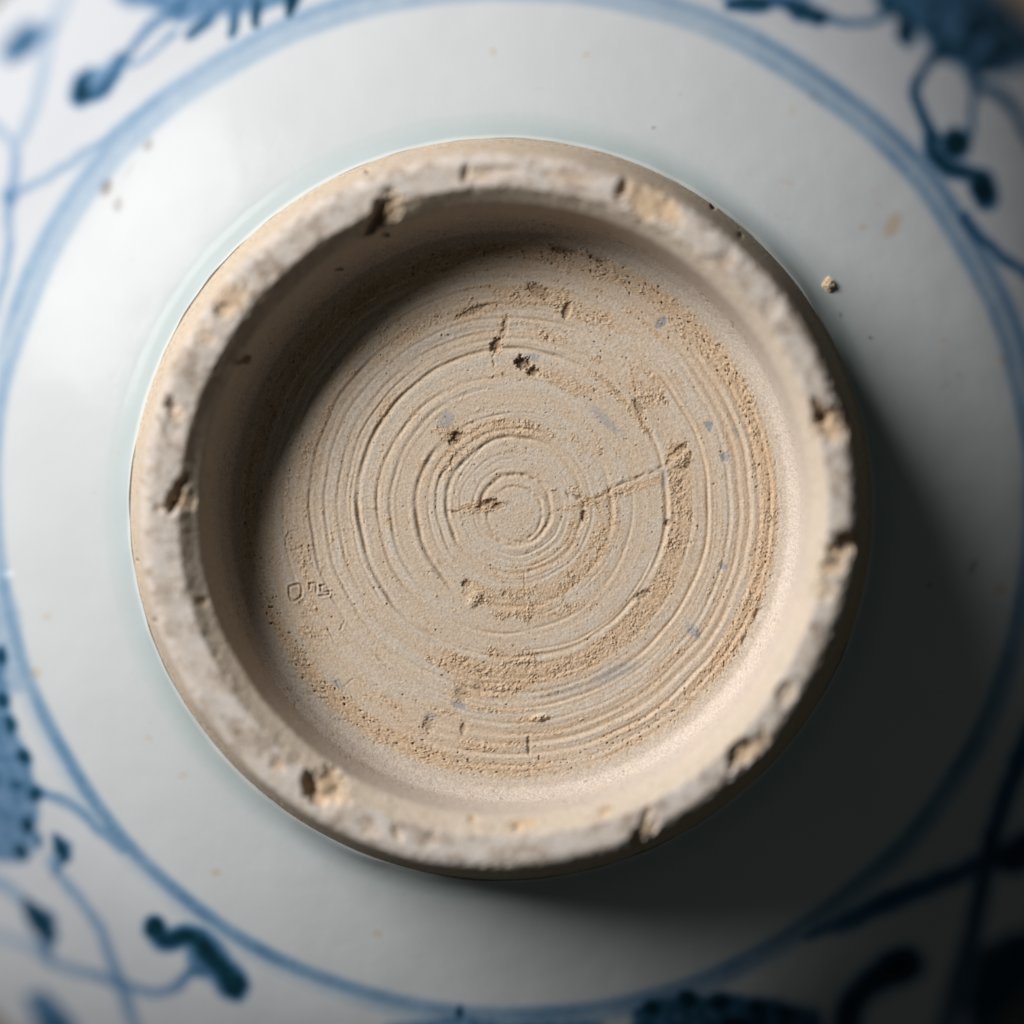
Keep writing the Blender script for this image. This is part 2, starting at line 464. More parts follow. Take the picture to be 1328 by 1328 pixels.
# cracks across the rings
scratch([(735, 640), (765, 648), (785, 640), (800, 630), (822, 622), (845, 612), (868, 600), (882, 590)], 2.3, .17, 1.0, .15, .5)
scratch([(588, 664), (606, 660), (622, 657), (636, 652), (650, 656)], 2.4, .18, 1.0, .2, .5)
scratch([(654, 414), (651, 432), (644, 450), (640, 470), (643, 484)], 1.5, .12, .9, .1, .35)
scratch([(472, 661), (492, 661)], 1.6, .06, .8, .3, .3)
scratch([(590, 640), (600, 612), (625, 580)], 1.3, .06, .9, .3, .2)
scratch([(588, 585), (585, 600), (570, 620)], 1.3, .08, .9, .3, .3)
scratch([(680, 745), (681, 780)], 1.2, .06, .6, .3, .3)
# small stamped strokes near the left wall: a tilted box and a hooked mark, faint ones beside and above
for st_ in [[(375, 761), (389, 758), (391, 772), (381, 780), (376, 774), (375, 761)]]:
    scratch(st_, 1.5, .21, .15, .35, .6)
for st_ in [[(401, 757), (410, 757), (410, 768)], [(402, 757), (402, 764)], [(414, 760), (420, 759)], [(416, 760), (418, 768), (427, 767), (426, 771)],
            [(414, 773), (427, 771)]]:
    scratch(st_, 1.3, .17, .25, .35, .5)
for st_ in [[(386, 688), (376, 690), (371, 698), (371, 708)], [(372, 712), (382, 714), (392, 708)], [(400, 709), (410, 708)],
            [(436, 884), (441, 894)], [(447, 890), (458, 880)], [(447, 806), (440, 818)], [(425, 815), (432, 828)]]:
    scratch(st_, 1.2, .09, .6, .3, .35)

for cx, cy, aa, bb, an, v in [(858, 419, 9, 5, -50, 1.0), (920, 553, 5, 6, 0, 1.0), (940, 593, 6, 6, 0, .9), (938, 735, 6, 4, 30, .9), (900, 819, 11, 6, 45, .9),
                              (578, 545, 12, 9, -40, .7), (785, 545, 26, 6, 42, .55), (596, 915, 9, 4, 15, .9), (438, 886, 10, 4, 45, .6), (795, 874, 34, 8, -25, .6),
                              (740, 895, 40, 6, -12, .35), (690, 463, 10, 5, 0, .6), (560, 930, 8, 5, 0, .4), (955, 560, 7, 4, 60, .4), (684, 968, 2.5, 9, 0, .5),
                              (470, 470, 20, 5, -50, .3), (500, 1000, 12, 6, 20, .3), (862, 620, 3, 14, 5, .6), (558, 600, 6, 3, 0, .5)]:
    m = blob(cx, cy, aa * 1.1, bb * 1.1, an, .9)
    m = sstep(.3, .8, m + .55 * gran * (m > .02) + .35 * gran2 * (m > .02))
    BL = np.maximum(BL, v * m)
    H -= 0.05 * m * v * (aa < 10)

wfade = 1 - sstep(-4, 16, SS[fi])
Z[fi] += H * wfade

# ---- ring relief ---------------------------------------------------------------------
ri = np.where(S > -2)[0]
W0 = to_world(PX[ri], PY[ri], Z[ri])
wx, wy, wz = W0[..., 0], W0[..., 1], W0[..., 2]
N0 = grid_normals(W0)
rs = SS[ri]; rx = PX[ri]; ry = PY[ri]
inn = sstep(4, 30, rs) * (1 - sstep(88, 98, rs)); bev = sstep(90, 98, rs) * (1 - sstep(112, 120, rs))
top = sstep(115, 122, rs) * (1 - sstep(157, 163, rs)); outr = sstep(156, 166, rs)
n_lo = fbm3(wx / 1.6, wy / 1.6, wz / 1.6, 101, 2)
n_md = fbm3(wx / 0.42, wy / 0.42, wz / 0.42, 111, 3, .6)
n_fi = fbm3(wx / 0.16, wy / 0.16, wz / 0.16, 121, 2, .6)
n_tan = fbm2(np.cos(TT[ri]) * 4 + rs / 1e9, rs / 3.2 + np.sin(TT[ri]) * 1.2, 131, 3)       # turning lines run round the ring
disp = 0.03 * n_lo * (bev + top + outr * .3) + 0.018 * n_md * (inn * .5 + bev * 2.0 + top * .95 + outr * .6) + 0.010 * n_fi * (.4 + top + bev)
disp += 0.020 * n_tan * (outr + inn * .7) + .012 * n_fi * outr
pits_r = sstep(.52, .8, vn3(wx / .30, wy / .30, wz / .30, 141)) * (0.3 + .7 * sstep(0, .5, n_lo))
disp -= 0.10 * pits_r * (.5 * inn + top + bev + .6 * outr)
# ragged inner edge
egd = np.exp(-((rs - 117) / 9) ** 2)
disp -= egd * 0.10 * np.clip(fbm3(wx / .8, wy / .8, wz / .8, 151, 3, .6) + .05, 0, 1) * 2.0
ego = np.exp(-((rs - 157) / 8) ** 2)
rgt = sstep(-.2, .7, np.cos(TT[ri]) * .9 + np.sin(TT[ri]) * .35)
disp -= ego * (0.05 + .20 * rgt) * np.clip(fbm3(wx / .55, wy / .55, wz / .9, 155, 3, .65), 0, 1) * 1.3
Pn = W0 + N0 * disp[..., None]

# chips: scooped out of the rim, measured on the photograph
chip_tan = np.zeros_like(rs); chip_dk = np.zeros_like(rs)
def chip(cx, cy, a, b, ang, dep, tan=1.0, soft=.5, rough=.5):
    t = math.radians(ang); dx = rx - cx; dy = ry - cy
    u = (dx * math.cos(t) + dy * math.sin(t)) / a; v = (-dx * math.sin(t) + dy * math.cos(t)) / b
    q = np.hypot(u, v) + rough * 1.0 * n_md + .5 * rough * n_lo + .2 * n_fi
    m = (1 - sstep(1 - soft, 1 + soft, q)) * sstep(84, 100, rs) * (1 - sstep(172, 190, rs))
    fl_ = 1 + .30 * n_md + .2 * n_fi
    Pn[..., 2] -= .62 * dep * m * fl_
    np.maximum(chip_tan, tan * m, out=chip_tan)
for c_ in [
    (228, 642, 7, 20, 18, 1.3, .9), (222, 655, 8, 8, 0, 1.2, .8), (240, 648, 12, 12, 0, .5, .8), (206, 660, 6, 5, 0, .3, .5), (240, 622, 6, 8, 0, .5, .7),
    (300, 388, 22, 17, -45, .5, .9), (290, 402, 12, 10, 0, .4, .8), (268, 440, 12, 9, 0, .3, .5), (262, 425, 14, 7, -60, .25, .5),
    (486, 284, 8, 24, 28, 1.7, .8), (500, 273, 14, 24, 20, .9, 1.0), (520, 262, 20, 9, -10, .3, .5),
    (222, 524, 9, 9, 0, .7, .5), (229, 535, 10, 10, 0, .35, .6), (222, 560, 10, 14, 0, .18, .1),
    (604, 224, 5, 12, 10, .5, .4), (655, 222, 22, 6, 0, .22, .2), (620, 226, 18, 8, 0, .25, .6),
    (808, 244, 7, 13, 8, .95, .7), (840, 262, 34, 20, 28, .62, 1.0), (868, 274, 16, 14, 30, .3, 1.0), (740, 230, 30, 8, 5, .2, .4),
    (1062, 532, 7, 18, -30, .8, .8), (1078, 548, 20, 22, 0, .9, 1.0), (1066, 540, 8, 12, 60, 1.1, .8),
    (1098, 702, 14, 14, 0, 1.3, .9), (1080, 735, 14, 10, 0, .7, .9), (1086, 716, 16, 10, 30, .8, 1.0), (1070, 765, 12, 14, 20, .45, .5),
    (402, 1018, 8, 17, -10, 1.5, .8), (424, 1022, 22, 22, 25, .75, 1.0), (412, 1036, 12, 8, 30, .8, 1.0), (440, 1034, 18, 10, 20, .4, .8),
    (962, 978, 16, 13, -45, 1.0, 1.0), (950, 985, 5, 14, 15, 1.0, .6), (985, 962, 16, 10, -45, .5, .8), (1020, 900, 14, 10, -50, .4, .5),
    (836, 1062, 5, 14, 20, .6, .8), (826, 1086, 8, 12, 30, .9, .8), (840, 1075, 12, 10, -45, .45, .9),
    (480, 1075, 14, 10, 30, .25, .3), (515, 1080, 5, 10, -20, .4, .4), (560, 1088, 10, 9, 0, .25, .2),
    (672, 1075, 6, 5, 0, .45, .9), (680, 1068, 20, 6, -8, .25, .9), (785, 1052, 8, 6, -45, .35, .9), (612, 1060, 6, 6, 0, .25, .8),
    (262, 780, 6, 5, 0, .3, .8), (360, 990, 10, 8, 40, .3, .6), (945, 330, 12, 12, 40, .25, .2), (1000, 400, 12, 16, 30, .22, .15), (935, 340, 14, 10, 30, .3, .3),
]:
    chip(*c_)

# small dark holes in the inner wall
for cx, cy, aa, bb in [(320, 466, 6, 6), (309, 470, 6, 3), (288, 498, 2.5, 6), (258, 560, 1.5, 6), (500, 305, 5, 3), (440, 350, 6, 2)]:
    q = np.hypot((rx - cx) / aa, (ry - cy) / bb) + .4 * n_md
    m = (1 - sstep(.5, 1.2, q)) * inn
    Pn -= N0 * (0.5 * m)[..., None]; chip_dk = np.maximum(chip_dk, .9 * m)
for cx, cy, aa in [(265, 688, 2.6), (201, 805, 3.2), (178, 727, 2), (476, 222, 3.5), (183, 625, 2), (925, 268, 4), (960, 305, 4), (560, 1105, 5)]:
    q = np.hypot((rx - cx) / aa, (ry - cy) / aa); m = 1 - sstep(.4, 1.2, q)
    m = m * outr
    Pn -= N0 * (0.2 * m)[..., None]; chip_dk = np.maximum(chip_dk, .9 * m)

# ---- assemble vertices + colours
V = to_world(PX, PY, Z)
V[ri] = Pn
first = ri[0]
bw = sstep(-2, 6, SS[ri])[..., None]
V[ri] = to_world(PX, PY, Z)[ri] * (1 - bw) + Pn * bw
NRM = grid_normals(V)

smooth_c = np.array([.600, .476, .358]); sand_c = np.array([.605, .425, .268]); grey_c = np.array([.600, .510, .415])
brown_c = np.array([.22, .14, .08]); blue_c = np.array([.27, .29, .32])
COL = np.zeros(V.shape, np.float32); COL[:] = smooth_c
mixc = lambda c, tgt, f: c * (1 - f[..., None]) + tgt * f[..., None]
tone = fbm2(PX[fi] / 30, PY[fi] / 30, 201, 4)
c = COL[fi]
c = mixc(c, grey_c, np.clip(GR * .9, 0, 1))
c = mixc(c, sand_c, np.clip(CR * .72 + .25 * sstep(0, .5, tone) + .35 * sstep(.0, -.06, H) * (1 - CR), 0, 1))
c = mixc(c, np.array([.50, .31, .16]), .45 * sstep(.25, .6, fbm2(PX[fi] / 11, PY[fi] / 11, 205, 3)) * (0.3 + CR))
c = c * (1 + .07 * gran2 + .05 * gran)[..., None]
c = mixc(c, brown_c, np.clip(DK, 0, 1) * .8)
c = mixc(c, blue_c, np.clip(BL, 0, 1) * .8)
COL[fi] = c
cr_ = np.zeros((len(ri), NT, 3), np.float32); cr_[:] = np.array([.575, .475, .375])
cr_ = mixc(cr_, np.array([.575, .482, .405]), np.clip(inn, 0, 1))
topm = np.clip(top, 0, 1)
topm = topm * (1 - .35 * sstep(.15, .6, n_lo))
cr_ = mixc(cr_, np.array([.612, .528, .455]), topm)
blot = sstep(.02, .38, fbm3(wx / .85, wy / .85, wz / .85, 211, 4, .6) + .30 * n_lo)
spk = sstep(.25, .5, fbm3(wx / .36, wy / .36, wz / .36, 213, 2, .6) + .3 * n_lo)
cr_ = mixc(cr_, np.array([.33, .25, .19]), .58 * blot * top)
cr_ = mixc(cr_, np.array([.40, .33, .27]), .5 * sstep(.1, .5, n_lo) * top)
cr_ = mixc(cr_, np.array([.26, .19, .13]), .55 * spk * top)
cr_ = mixc(cr_, np.array([.64, .58, .535]), .6 * sstep(.0, .35, fbm3(wx / 1.1, wy / 1.1, wz / 1.1, 219, 3)) * top * (1 - blot))
cr_ = mixc(cr_, np.array([.62, .44, .27]), .45 * sstep(.1, .6, fbm3(wx / .9, wy / .9, wz / .9, 215, 3)) * (1 - top) * (.3 + .7 * outr))
cr_ = mixc(cr_, np.array([.36, .25, .15]), .55 * outr * sstep(.12, .5, n_md))
cr_ = mixc(cr_, np.array([.50, .35, .22]), .5 * outr * sstep(.0, .4, n_tan))
cr_ = mixc(cr_, np.array([.60, .42, .26]), np.clip(chip_tan, 0, 1) * .85)
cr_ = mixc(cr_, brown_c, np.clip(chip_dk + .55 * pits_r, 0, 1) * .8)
cr_ = cr_ * (1 + .07 * n_fi + .05 * n_md)[..., None]
COL[ri] = COL[ri] * (1 - bw) + cr_ * bw
COL = np.clip(COL * .735, .01, .85)

NRW = len(S)
Vf = V.reshape(-1, 3); Nf = NRM.reshape(-1, 3); Cf = COL.reshape(-1, 3)
i0 = nF
i_f = nF + int(np.searchsorted(s_r, 117)); i_g = nF + int(np.searchsorted(s_r, 157))
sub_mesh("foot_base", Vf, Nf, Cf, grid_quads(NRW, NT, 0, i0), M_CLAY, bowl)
ring_q = np.vstack([grid_quads(NRW, NT, i0, i_f), grid_quads(NRW, NT, i_g, NRW - 1)])
foot_ring = sub_mesh("foot_ring", Vf, Nf, Cf, ring_q, M_CLAY, bowl)
rim = sub_mesh("worn_rim", Vf, Nf, Cf, grid_quads(NRW, NT, i_f, i_g), M_CLAY, foot_ring)
rim["label"] = "pale worn rim of the foot, chipped and speckled"

# ------------------------------------------------------------------ glazed body
BT = 1280
BTH = np.linspace(0, 2 * math.pi, BT, endpoint=False)
lip = [(477, 0.9), (479.6, 1.35), (481.8, 1.45), (484, 1.27), (487, 1.04), (492, .78), (498, .52), (503, .345), (507, .225), (511, .12)]
lr = np.array([p[0] for p in lip], float); lz = np.array([p[1] - 1.3 for p in lip], float)
rows_r = list(np.linspace(477, 484, 14)); rows_z = list(np.interp(rows_r, lr[:4], lz[:4]))
for q_ in np.linspace(484.6, 511, 44):
    sl = np.interp(q_, [484, 487, 491, 497, 504, 511], [40, 44, 40, 33, 26.5, 20.5])
    rows_z.append(rows_z[-1] - (q_ - rows_r[-1]) * K * math.tan(math.radians(sl))); rows_r.append(q_)
# from there on: world radius against tilt
zz = rows_z[-1]; rr_mm = 511 * K * (D - zz) / D; body = []
RIM_MM = 67.6
while rr_mm < RIM_MM:
    q = rr_mm / K
    tilt = 20 + (q - 511) / 150 * 7.5 if q < 661 else 27.5 + (q - 661) / 350 * 32
    st_ = 0.19
    rr_mm += st_; zz -= st_ * math.tan(math.radians(tilt)); body.append((rr_mm, zz))
R_mm = np.array([r * K * (D - z) / D for r, z in zip(rows_r, rows_z)] + [b[0] for b in body])
Z_mm = np.array(rows_z + [b[1] for b in body])
ax, ay = (650 - 664) * K, -(660 - 664) * K
edge_w = np.exp(-((R_mm / K - 482) / 9.0) ** 2)[:, None]
wand = K * edge_w * (2.4 * vn2(np.cos(BTH) * 2.6, np.sin(BTH) * 2.6, 371) + 1.2 * vn2(np.cos(BTH) * 11, np.sin(BTH) * 11, 372))[None, :]
RW = R_mm[:, None] + wand - .4 * K * edge_w
BX = ax + RW * np.cos(BTH); BY = ay - RW * np.sin(BTH)
BZ = np.repeat(Z_mm[:, None], BT, 1) + .18 * edge_w * vn2(np.cos(BTH) * 7, np.sin(BTH) * 7, 373)[None, :]
soft = sstep(33, 36, R_mm)[:, None]
BZ = BZ + 0.05 * soft * fbm2(BX / 9, BY / 9, 301, 2) + .010 * soft * vn2(BX / 2.2, BY / 2.2, 305)
BV = np.stack([BX, BY, BZ], -1)
BN = grid_normals(BV)
bx, by = to_pix(BX, BY, BZ)
bx = bx.astype(np.float32); by = by.astype(np.float32)
wbx = bx + 2.5 * vn2(bx / 26, by / 26, 311); wby = by + 2.5 * vn2(bx / 26, by / 26, 312)

motifs = []                                     # (name, ink array)
def motif(name, label=None):
    motifs.append([name, np.zeros(bx.shape, np.float32), label]); return motifs[-1]
def stroke(m, pts, wd, d, edge=.8):
    """brush stroke: points, width(s) in px, density(s)"""
    P = catmull(pts, 8)
    n = len(P)
    wv = np.interp(np.linspace(0, 1, n), np.linspace(0, 1, len(wd)), wd) if hasattr(wd, '__len__') else np.full(n, wd, float)
    dv = np.interp(np.linspace(0, 1, n), np.linspace(0, 1, len(d)), d) if hasattr(d, '__len__') else np.full(n, d, float)
    pad = wv.max() + 8
    k = (bx > P[:, 0].min() - pad) & (bx < P[:, 0].max() + pad) & (by > P[:, 1].min() - pad) & (by < P[:, 1].max() + pad)
    if not k.any(): return
    xs, ys = wbx[k], wby[k]
    dist, t = seg_dist(xs, ys, P)
    wr = np.interp(t, np.linspace(0, 1, n), wv) / 2
    de = np.interp(t, np.linspace(0, 1, n), dv)
    cov = (1 - sstep(1 - edge, 1 + edge, dist / wr)) * de
    m[1][k] = np.maximum(m[1][k], cov)
def dab(m, cx, cy, a, b, ang, d, edge=.55):
    t = math.radians(ang); dx = wbx - cx; dy = wby - cy
    q = np.hypot((dx * math.cos(t) + dy * math.sin(t)) / a, (-dx * math.sin(t) + dy * math.cos(t)) / b)
    m[1][...] = np.maximum(m[1], d * (1 - sstep(1 - edge, 1 + edge, q)))
def wash(m, poly, d):
    """filled wash: soft polygon"""
    P = np.array(poly, float)
    k = (bx > P[:, 0].min() - 20) & (bx < P[:, 0].max() + 20) & (by > P[:, 1].min() - 20) & (by < P[:, 1].max() + 20)
    if not k.any(): return
    xs, ys = wbx[k], wby[k]
    ins = np.zeros(xs.shape, bool)
    for i in range(len(P)):
        x1, y1 = P[i]; x2, y2 = P[(i + 1) % len(P)]
        if y1 == y2: continue
        c_ = ((y1 > ys) != (y2 > ys)) & (xs < (x2 - x1) * (ys - y1) / (y2 - y1) + x1)
        ins ^= c_
    dist, _ = seg_dist(xs, ys, np.vstack([P, P[:1]]))
    sd = np.where(ins, dist, -dist)
    tone_ = 1 + .35 * vn2(xs / 16, ys / 16, 321)
    m[1][k] = np.maximum(m[1][k], d * sstep(-7, 7, sd) * tone_)

# the two painted circles round the foot
band_t = np.array([0, 27, 41, 55, 63, 88, 110, 125, 146, 165, 180, 205, 222, 237, 253, 270, 299, 308, 322, 335, 342, 360], float)
band_r = np.array([672, 671, 669, 661, 662, 661, 662, 665, 667, 668, 672, 686, 692, 683, 677, 672, 675, 673, 681, 681, 684, 672], float)
bth = np.degrees(np.arctan2(by - 655, bx - 665)) % 360
brd = np.hypot(bx - 665, by - 655)
bc = np.interp(bth, band_t, band_r) + 2 * vn2(np.cos(np.radians(bth)) * 5, np.sin(np.radians(bth)) * 5, 331)
upper = sstep(190, 205, bth) * (1 - sstep(345, 358, bth))
lowl = sstep(100, 120, bth) * (1 - sstep(150, 165, bth))
lt = 1 + .25 * vn2(np.cos(np.radians(bth)) * 9, np.sin(np.radians(bth)) * 9, 335)
rgt_ = sstep(285, 320, bth) + (1 - sstep(80, 120, bth))
m = motif("painted_line", "inner blue line of the pair circling the foot")
m[1][...] = (1 - sstep(1.5, 15, np.abs(brd - (bc - 9 * upper - 1)))) * (.12 + .15 * lowl + .10 * np.clip(rgt_, 0, 1) + .07 * (1 - upper)) * lt
m = motif("painted_line", "outer blue line of the pair circling the foot")
m[1][...] = (1 - sstep(1.5, 14, np.abs(brd - (bc + 11)))) * (.05 + .10 * upper + .12 * np.clip(rgt_, 0, 1)) * lt
# wash that lies between the lines
m = motifs[0]
m[1][...] = np.maximum(m[1], (1 - sstep(9, 16, np.abs(brd - bc))) * upper * .115)

# flower at the upper left
m = motif("painted_flower", "blue flower head above the upper left of the foot")
wash(m, [(148, -60), (150, -2), (168, 8), (205, 12), (232, 30), (262, 22), (300, 20), (336, 12), (372, 4), (392, -8), (400, -60)], .42)
for pts, wd, d in [([(376, -40), (378, -8), (375, 20)], (30, 24, 6), (1.0, 1.15, 1.2)), ([(334, -20), (333, 8), (331, 34)], (12, 13, 8), (.5, .95, 1.1)),
                   ([(308, -6), (305, 18), (300, 44)], (12, 13, 9), (.5, .7, .9)), ([(292, 0), (270, 24), (246, 46)], (14, 14, 12), (.5, .65, .8)),
                   ([(236, 4), (226, 22)], (16, 10), (.7, .6)), ([(200, -30), (190, -6)], (30, 16), (.6, .45)), ([(260, -40), (250, -12)], (26, 18), (.7, .6)),
                   ([(300, -50), (296, -16)], (20, 14), (.8, .7)), ([(216, -40), (212, -10)], (18, 12), (.75, .6)), ([(345, -60), (340, -24)], (18, 12), (.9, .8)),
                   ([(226, 14), (196, 34), (176, 56), (162, 76)], (12, 12, 11, 10), (.45, .42, .45, .5)), ([(226, 42), (204, 62), (186, 78), (172, 84)], (9, 8, 8, 8), (.3, .2, .2, .25))]:
    stroke(m, pts, wd, d)
m = motif("painted_leaf", "comma shaped blue leaf below the upper left flower")
stroke(m, [(118, 92), (108, 106), (104, 124)], (10, 20, 22), (.6, .95, 1.2))
stroke(m, [(106, 126), (124, 122), (142, 104), (154, 80), (158, 70)], (18, 17, 17, 17, 10), (1.1, .8, .7, .65, .5))
wash(m, [(116, 94), (136, 84), (146, 92), (134, 110), (116, 116)], .34)
stroke(m, [(150, 84), (170, 84)], (16, 4), (.5, .2))
m = motif("painted_leaf", "rounded blue leaf in the far upper left")
stroke(m, [(14, 70), (26, 58), (40, 44)], (20, 31, 26), (.62, .78, .72))
stroke(m, [(44, 46), (58, 44), (68, 34)], (14, 10, 10), (.4, .38, .3))
m = motif("painted_stem", "pale blue stem curling down the upper left")
stroke(m, [(92, -30), (82, 6), (66, 40), (58, 84), (50, 122), (36, 160), (20, 190)], 14, .13)
stroke(m, [(-30, 150), (0, 169), (18, 190), (19, 228), (13, 256), (9, 282), (12, 314), (4, 365), (-12, 420)], 12, (.16, .18, .18, .24, .34, .18, .18, .18, .15))
stroke(m, [(14, 254), (50, 236), (90, 212), (132, 186), (170, 154), (214, 124)], 13, (.22, .15, .15, .17, .15, .1))
dab(m, 13, 256, 9, 11, 10, .38)

# flower and leaves at the upper right
m = motif("painted_flower", "dark blue flower head at the upper right")
wash(m, [(1132, -40), (1136, 6), (1160, 20), (1196, 44), (1214, 76), (1244, 88), (1284, 98), (1318, 92), (1372, 60), (1380, -50), (1250, -70)], .62)
for cx, cy, aa, bb, an, d in [(1176, 38, 12, 21, -5, 1.25), (1150, 2, 10, 14, 20, 1.0), (1166, 16, 14, 8, 40, 1.0), (1209, 32, 9, 20, 10, 1.1), (1214, 2, 16, 10, 0, 1.1), (1224, 54, 14, 8, 30, 1.0),
                              (1262, 34, 16, 26, 10, 1.15), (1288, 27, 14, 16, 0, 1.25), (1302, 60, 18, 20, 0, 1.25), (1283, 82, 16, 12, 10, 1.2), (1248, 66, 14, 12, 0, 1.15),
                              (1314, 10, 14, 20, 0, 1.3), (1264, -2, 12, 12, 0, 1.2), (1340, 40, 20, 40, 0, 1.1), (1186, -20, 14, 10, 0, .9), (1236, -30, 18, 12, 0, 1.0), (1300, -40, 30, 14, 0, 1.0)]:
    dab(m, cx, cy, aa, bb, an, d, .5)
m = motif("painted_leaf", "pair of dark blue leaf dabs at the top edge right of centre")
stroke(m, [(948, 4), (968, 5), (992, 4)], (16, 20, 18), (.9, 1.1, 1.0))
stroke(m, [(992, 0), (1028, 4)], 16, .75)
stroke(m, [(1024, 4), (1040, 13), (1062, 22)], (18, 24, 18), (1.0, 1.15, 1.1))
stroke(m, [(940, -20), (990, -24), (1040, -20)], 26, .7)
m = motif("painted_stem", "thin blue stem joining the leaf dabs to the upper right flower")
stroke(m, [(1064, 22), (1086, 28), (1112, 30), (1138, 26), (1150, 16)], 10, (.6, .45, .45, .55, .7))
m = motif("painted_stem", "looping blue stem under the upper right flower")
stroke(m, [(1222, 66), (1210, 76), (1197, 90), (1188, 116), (1193, 142), (1204, 164), (1214, 178)], (16, 12, 11, 12, 12, 12, 12), (1.0, .95, .8, .85, .8, .85, .9))
stroke(m, [(1262, 92), (1266, 112), (1286, 118), (1306, 132), (1324, 158), (1340, 190)], (18, 14, 12, 12, 12, 12), (.8, .75, .75, .75, .75, .7))
stroke(m, [(1266, 112), (1262, 140), (1260, 172)], (10, 8, 8), (.7, .6, .55))
m = motif("painted_leaf", "dark blue leaf with rounded lobes at the right of the upper right flower")
dab(m, 1240, 186, 18, 19, 0, 1.25, .4)
stroke(m, [(1206, 180), (1210, 198), (1228, 216), (1254, 224), (1270, 226)], (16, 20, 22, 18, 12), (.85, .95, 1.05, 1.0, .9))
dab(m, 1276, 246, 16, 24, -20, 1.25, .4)
dab(m, 1222, 196, 14, 12, 0, .6, .5)
m = motif("painted_stem", "blue stem leaving the double line at the right edge")
stroke(m, [(1252, 284), (1268, 306), (1288, 324), (1310, 342), (1345, 362)], (18, 14, 14, 14, 14), (.6, .62, .6, .58, .55))

# lower left
m = motif("painted_flower", "blue flower head at the left edge below the foot's middle")
wash(m, [(-60, 830), (6, 850), (10, 905), (22, 948), (38, 992), (50, 1034), (48, 1076), (40, 1108), (18, 1118), (-60, 1110)], .40)
for cx, cy, aa, bb, an, d in [(2, 852, 8, 13, 0, 1.0), (3, 908, 9, 13, 0, 1.0), (13, 940, 9, 14, -10, 1.0), (30, 982, 9, 12, -30, 1.0), (44, 1030, 11, 11, -30, .95), (21, 1019, 12, 9, 30, .85), (36, 1070, 9, 14, -20, 1.15),
                              (26, 1104, 9, 13, -25, 1.2), (-6, 1010, 12, 16, 0, .6), (8, 1060, 10, 10, 0, .55), (-12, 950, 16, 22, 0, .6), (50, 1090, 5, 10, 0, .6)]:
    dab(m, cx, cy, aa, bb, an, d, .55)
m = motif("painted_leaf", "pale blue leaf wash at the left edge above the flower")
wash(m, [(-40, 740), (8, 752), (24, 790), (34, 850), (40, 900), (16, 900), (-40, 860)], .13)
m = motif("painted_leaf", "small dark blue bud on a stem beside the left flower")
stroke(m, [(72, 1086), (80, 1100), (84, 1112)], (10, 22, 14), (.8, 1.15, 1.1))
stroke(m, [(82, 1108), (76, 1124), (70, 1136)], (14, 10, 6), (.6, .45, .3))
m = motif("painted_stem", "pale blue stem descending from the left flower's bud")
stroke(m, [(66, 1116), (82, 1140), (100, 1162), (124, 1194), (142, 1236), (156, 1276), (176, 1335)], 14, (.2, .22, .22, .23, .25, .4, .25))
stroke(m, [(-20, 1136), (10, 1152), (30, 1168)], 14, .2)
stroke(m, [(-20, 1208), (10, 1216), (46, 1232), (76, 1252), (114, 1262), (154, 1276), (190, 1286), (222, 1284), (246, 1262)], 13, (.1, .12, .16, .25, .25, .38, .27, .32, .4))
dab(m, 155, 1275, 11, 11, 0, .42)
m = motif("painted_stem", "blue stem running from the left flower into the double line")
stroke(m, [(54, 1028), (80, 1038), (108, 1056), (136, 1082), (160, 1104)], (12, 13, 14, 14, 12), (.36, .27, .26, .28, .2))
m = motif("painted_leaf", "pointed dark blue leaf at the lower left")
stroke(m, [(32, 1168), (44, 1184), (56, 1200), (64, 1214)], (8, 19, 26, 18), (.9, 1.2, 1.25, 1.15))
stroke(m, [(60, 1212), (62, 1236), (66, 1250)], (22, 12, 8), (.6, .4, .3))
m = motif("painted_leaf", "S curved dark blue leaf with knobbed ends below the foot's lower left")
dab(m, 201, 1203, 14, 14, 0, 1.2, .4)
stroke(m, [(204, 1206), (216, 1220), (236, 1214), (256, 1220), (272, 1238), (290, 1260), (304, 1280)], (24, 24, 24, 28, 32, 32, 30), (1.15, 1.15, 1.15, 1.2, 1.25, 1.1, 1.2))
dab(m, 305, 1280, 16, 18, 0, 1.25, .4)
wash(m, [(240, 1222), (262, 1240), (286, 1266), (262, 1268), (244, 1262)], .55)
m = motif("painted_leaf", "dark blue leaf at the bottom left corner")
wash(m, [(34, 1290), (58, 1286), (78, 1306), (100, 1330), (110, 1380), (60, 1380)], .55)
dab(m, 72, 1334, 18, 16, 0, .9, .6)

# bottom and lower right
m = motif("painted_flower", "dark blue flower head cut off by the bottom edge")
wash(m, [(820, 1310), (850, 1296), (900, 1290), (960, 1292), (1020, 1300), (1062, 1312), (1080, 1400), (820, 1400)], .7)
for cx, cy, aa, bb in [(846, 1308, 14, 12), (892, 1298, 14, 12), (934, 1300, 16, 13), (980, 1306, 14, 12), (1020, 1314, 18, 12), (960, 1330, 40, 12)]:
    dab(m, cx, cy, aa, bb, 0, 1.15, .5)
m = motif("painted_leaf", "blue leaf wash at the bottom edge below the double line")
wash(m, [(500, 1330), (560, 1322), (590, 1316), (604, 1316), (660, 1326), (780, 1322), (800, 1400), (500, 1400)], .36)
dab(m, 597, 1314, 6, 10, 0, .8)
m = motif("painted_leaf", "dark blue knobbed leaf at the lower right")
dab(m, 1166, 1254, 30, 22, -20, 1.25, .45)
stroke(m, [(1150, 1262), (1124, 1280), (1104, 1306), (1096, 1340)], (34, 30, 30, 30), (1.2, 1.15, 1.15, 1.1))
m = motif("painted_stem", "blue stem crossing the lower right corner")
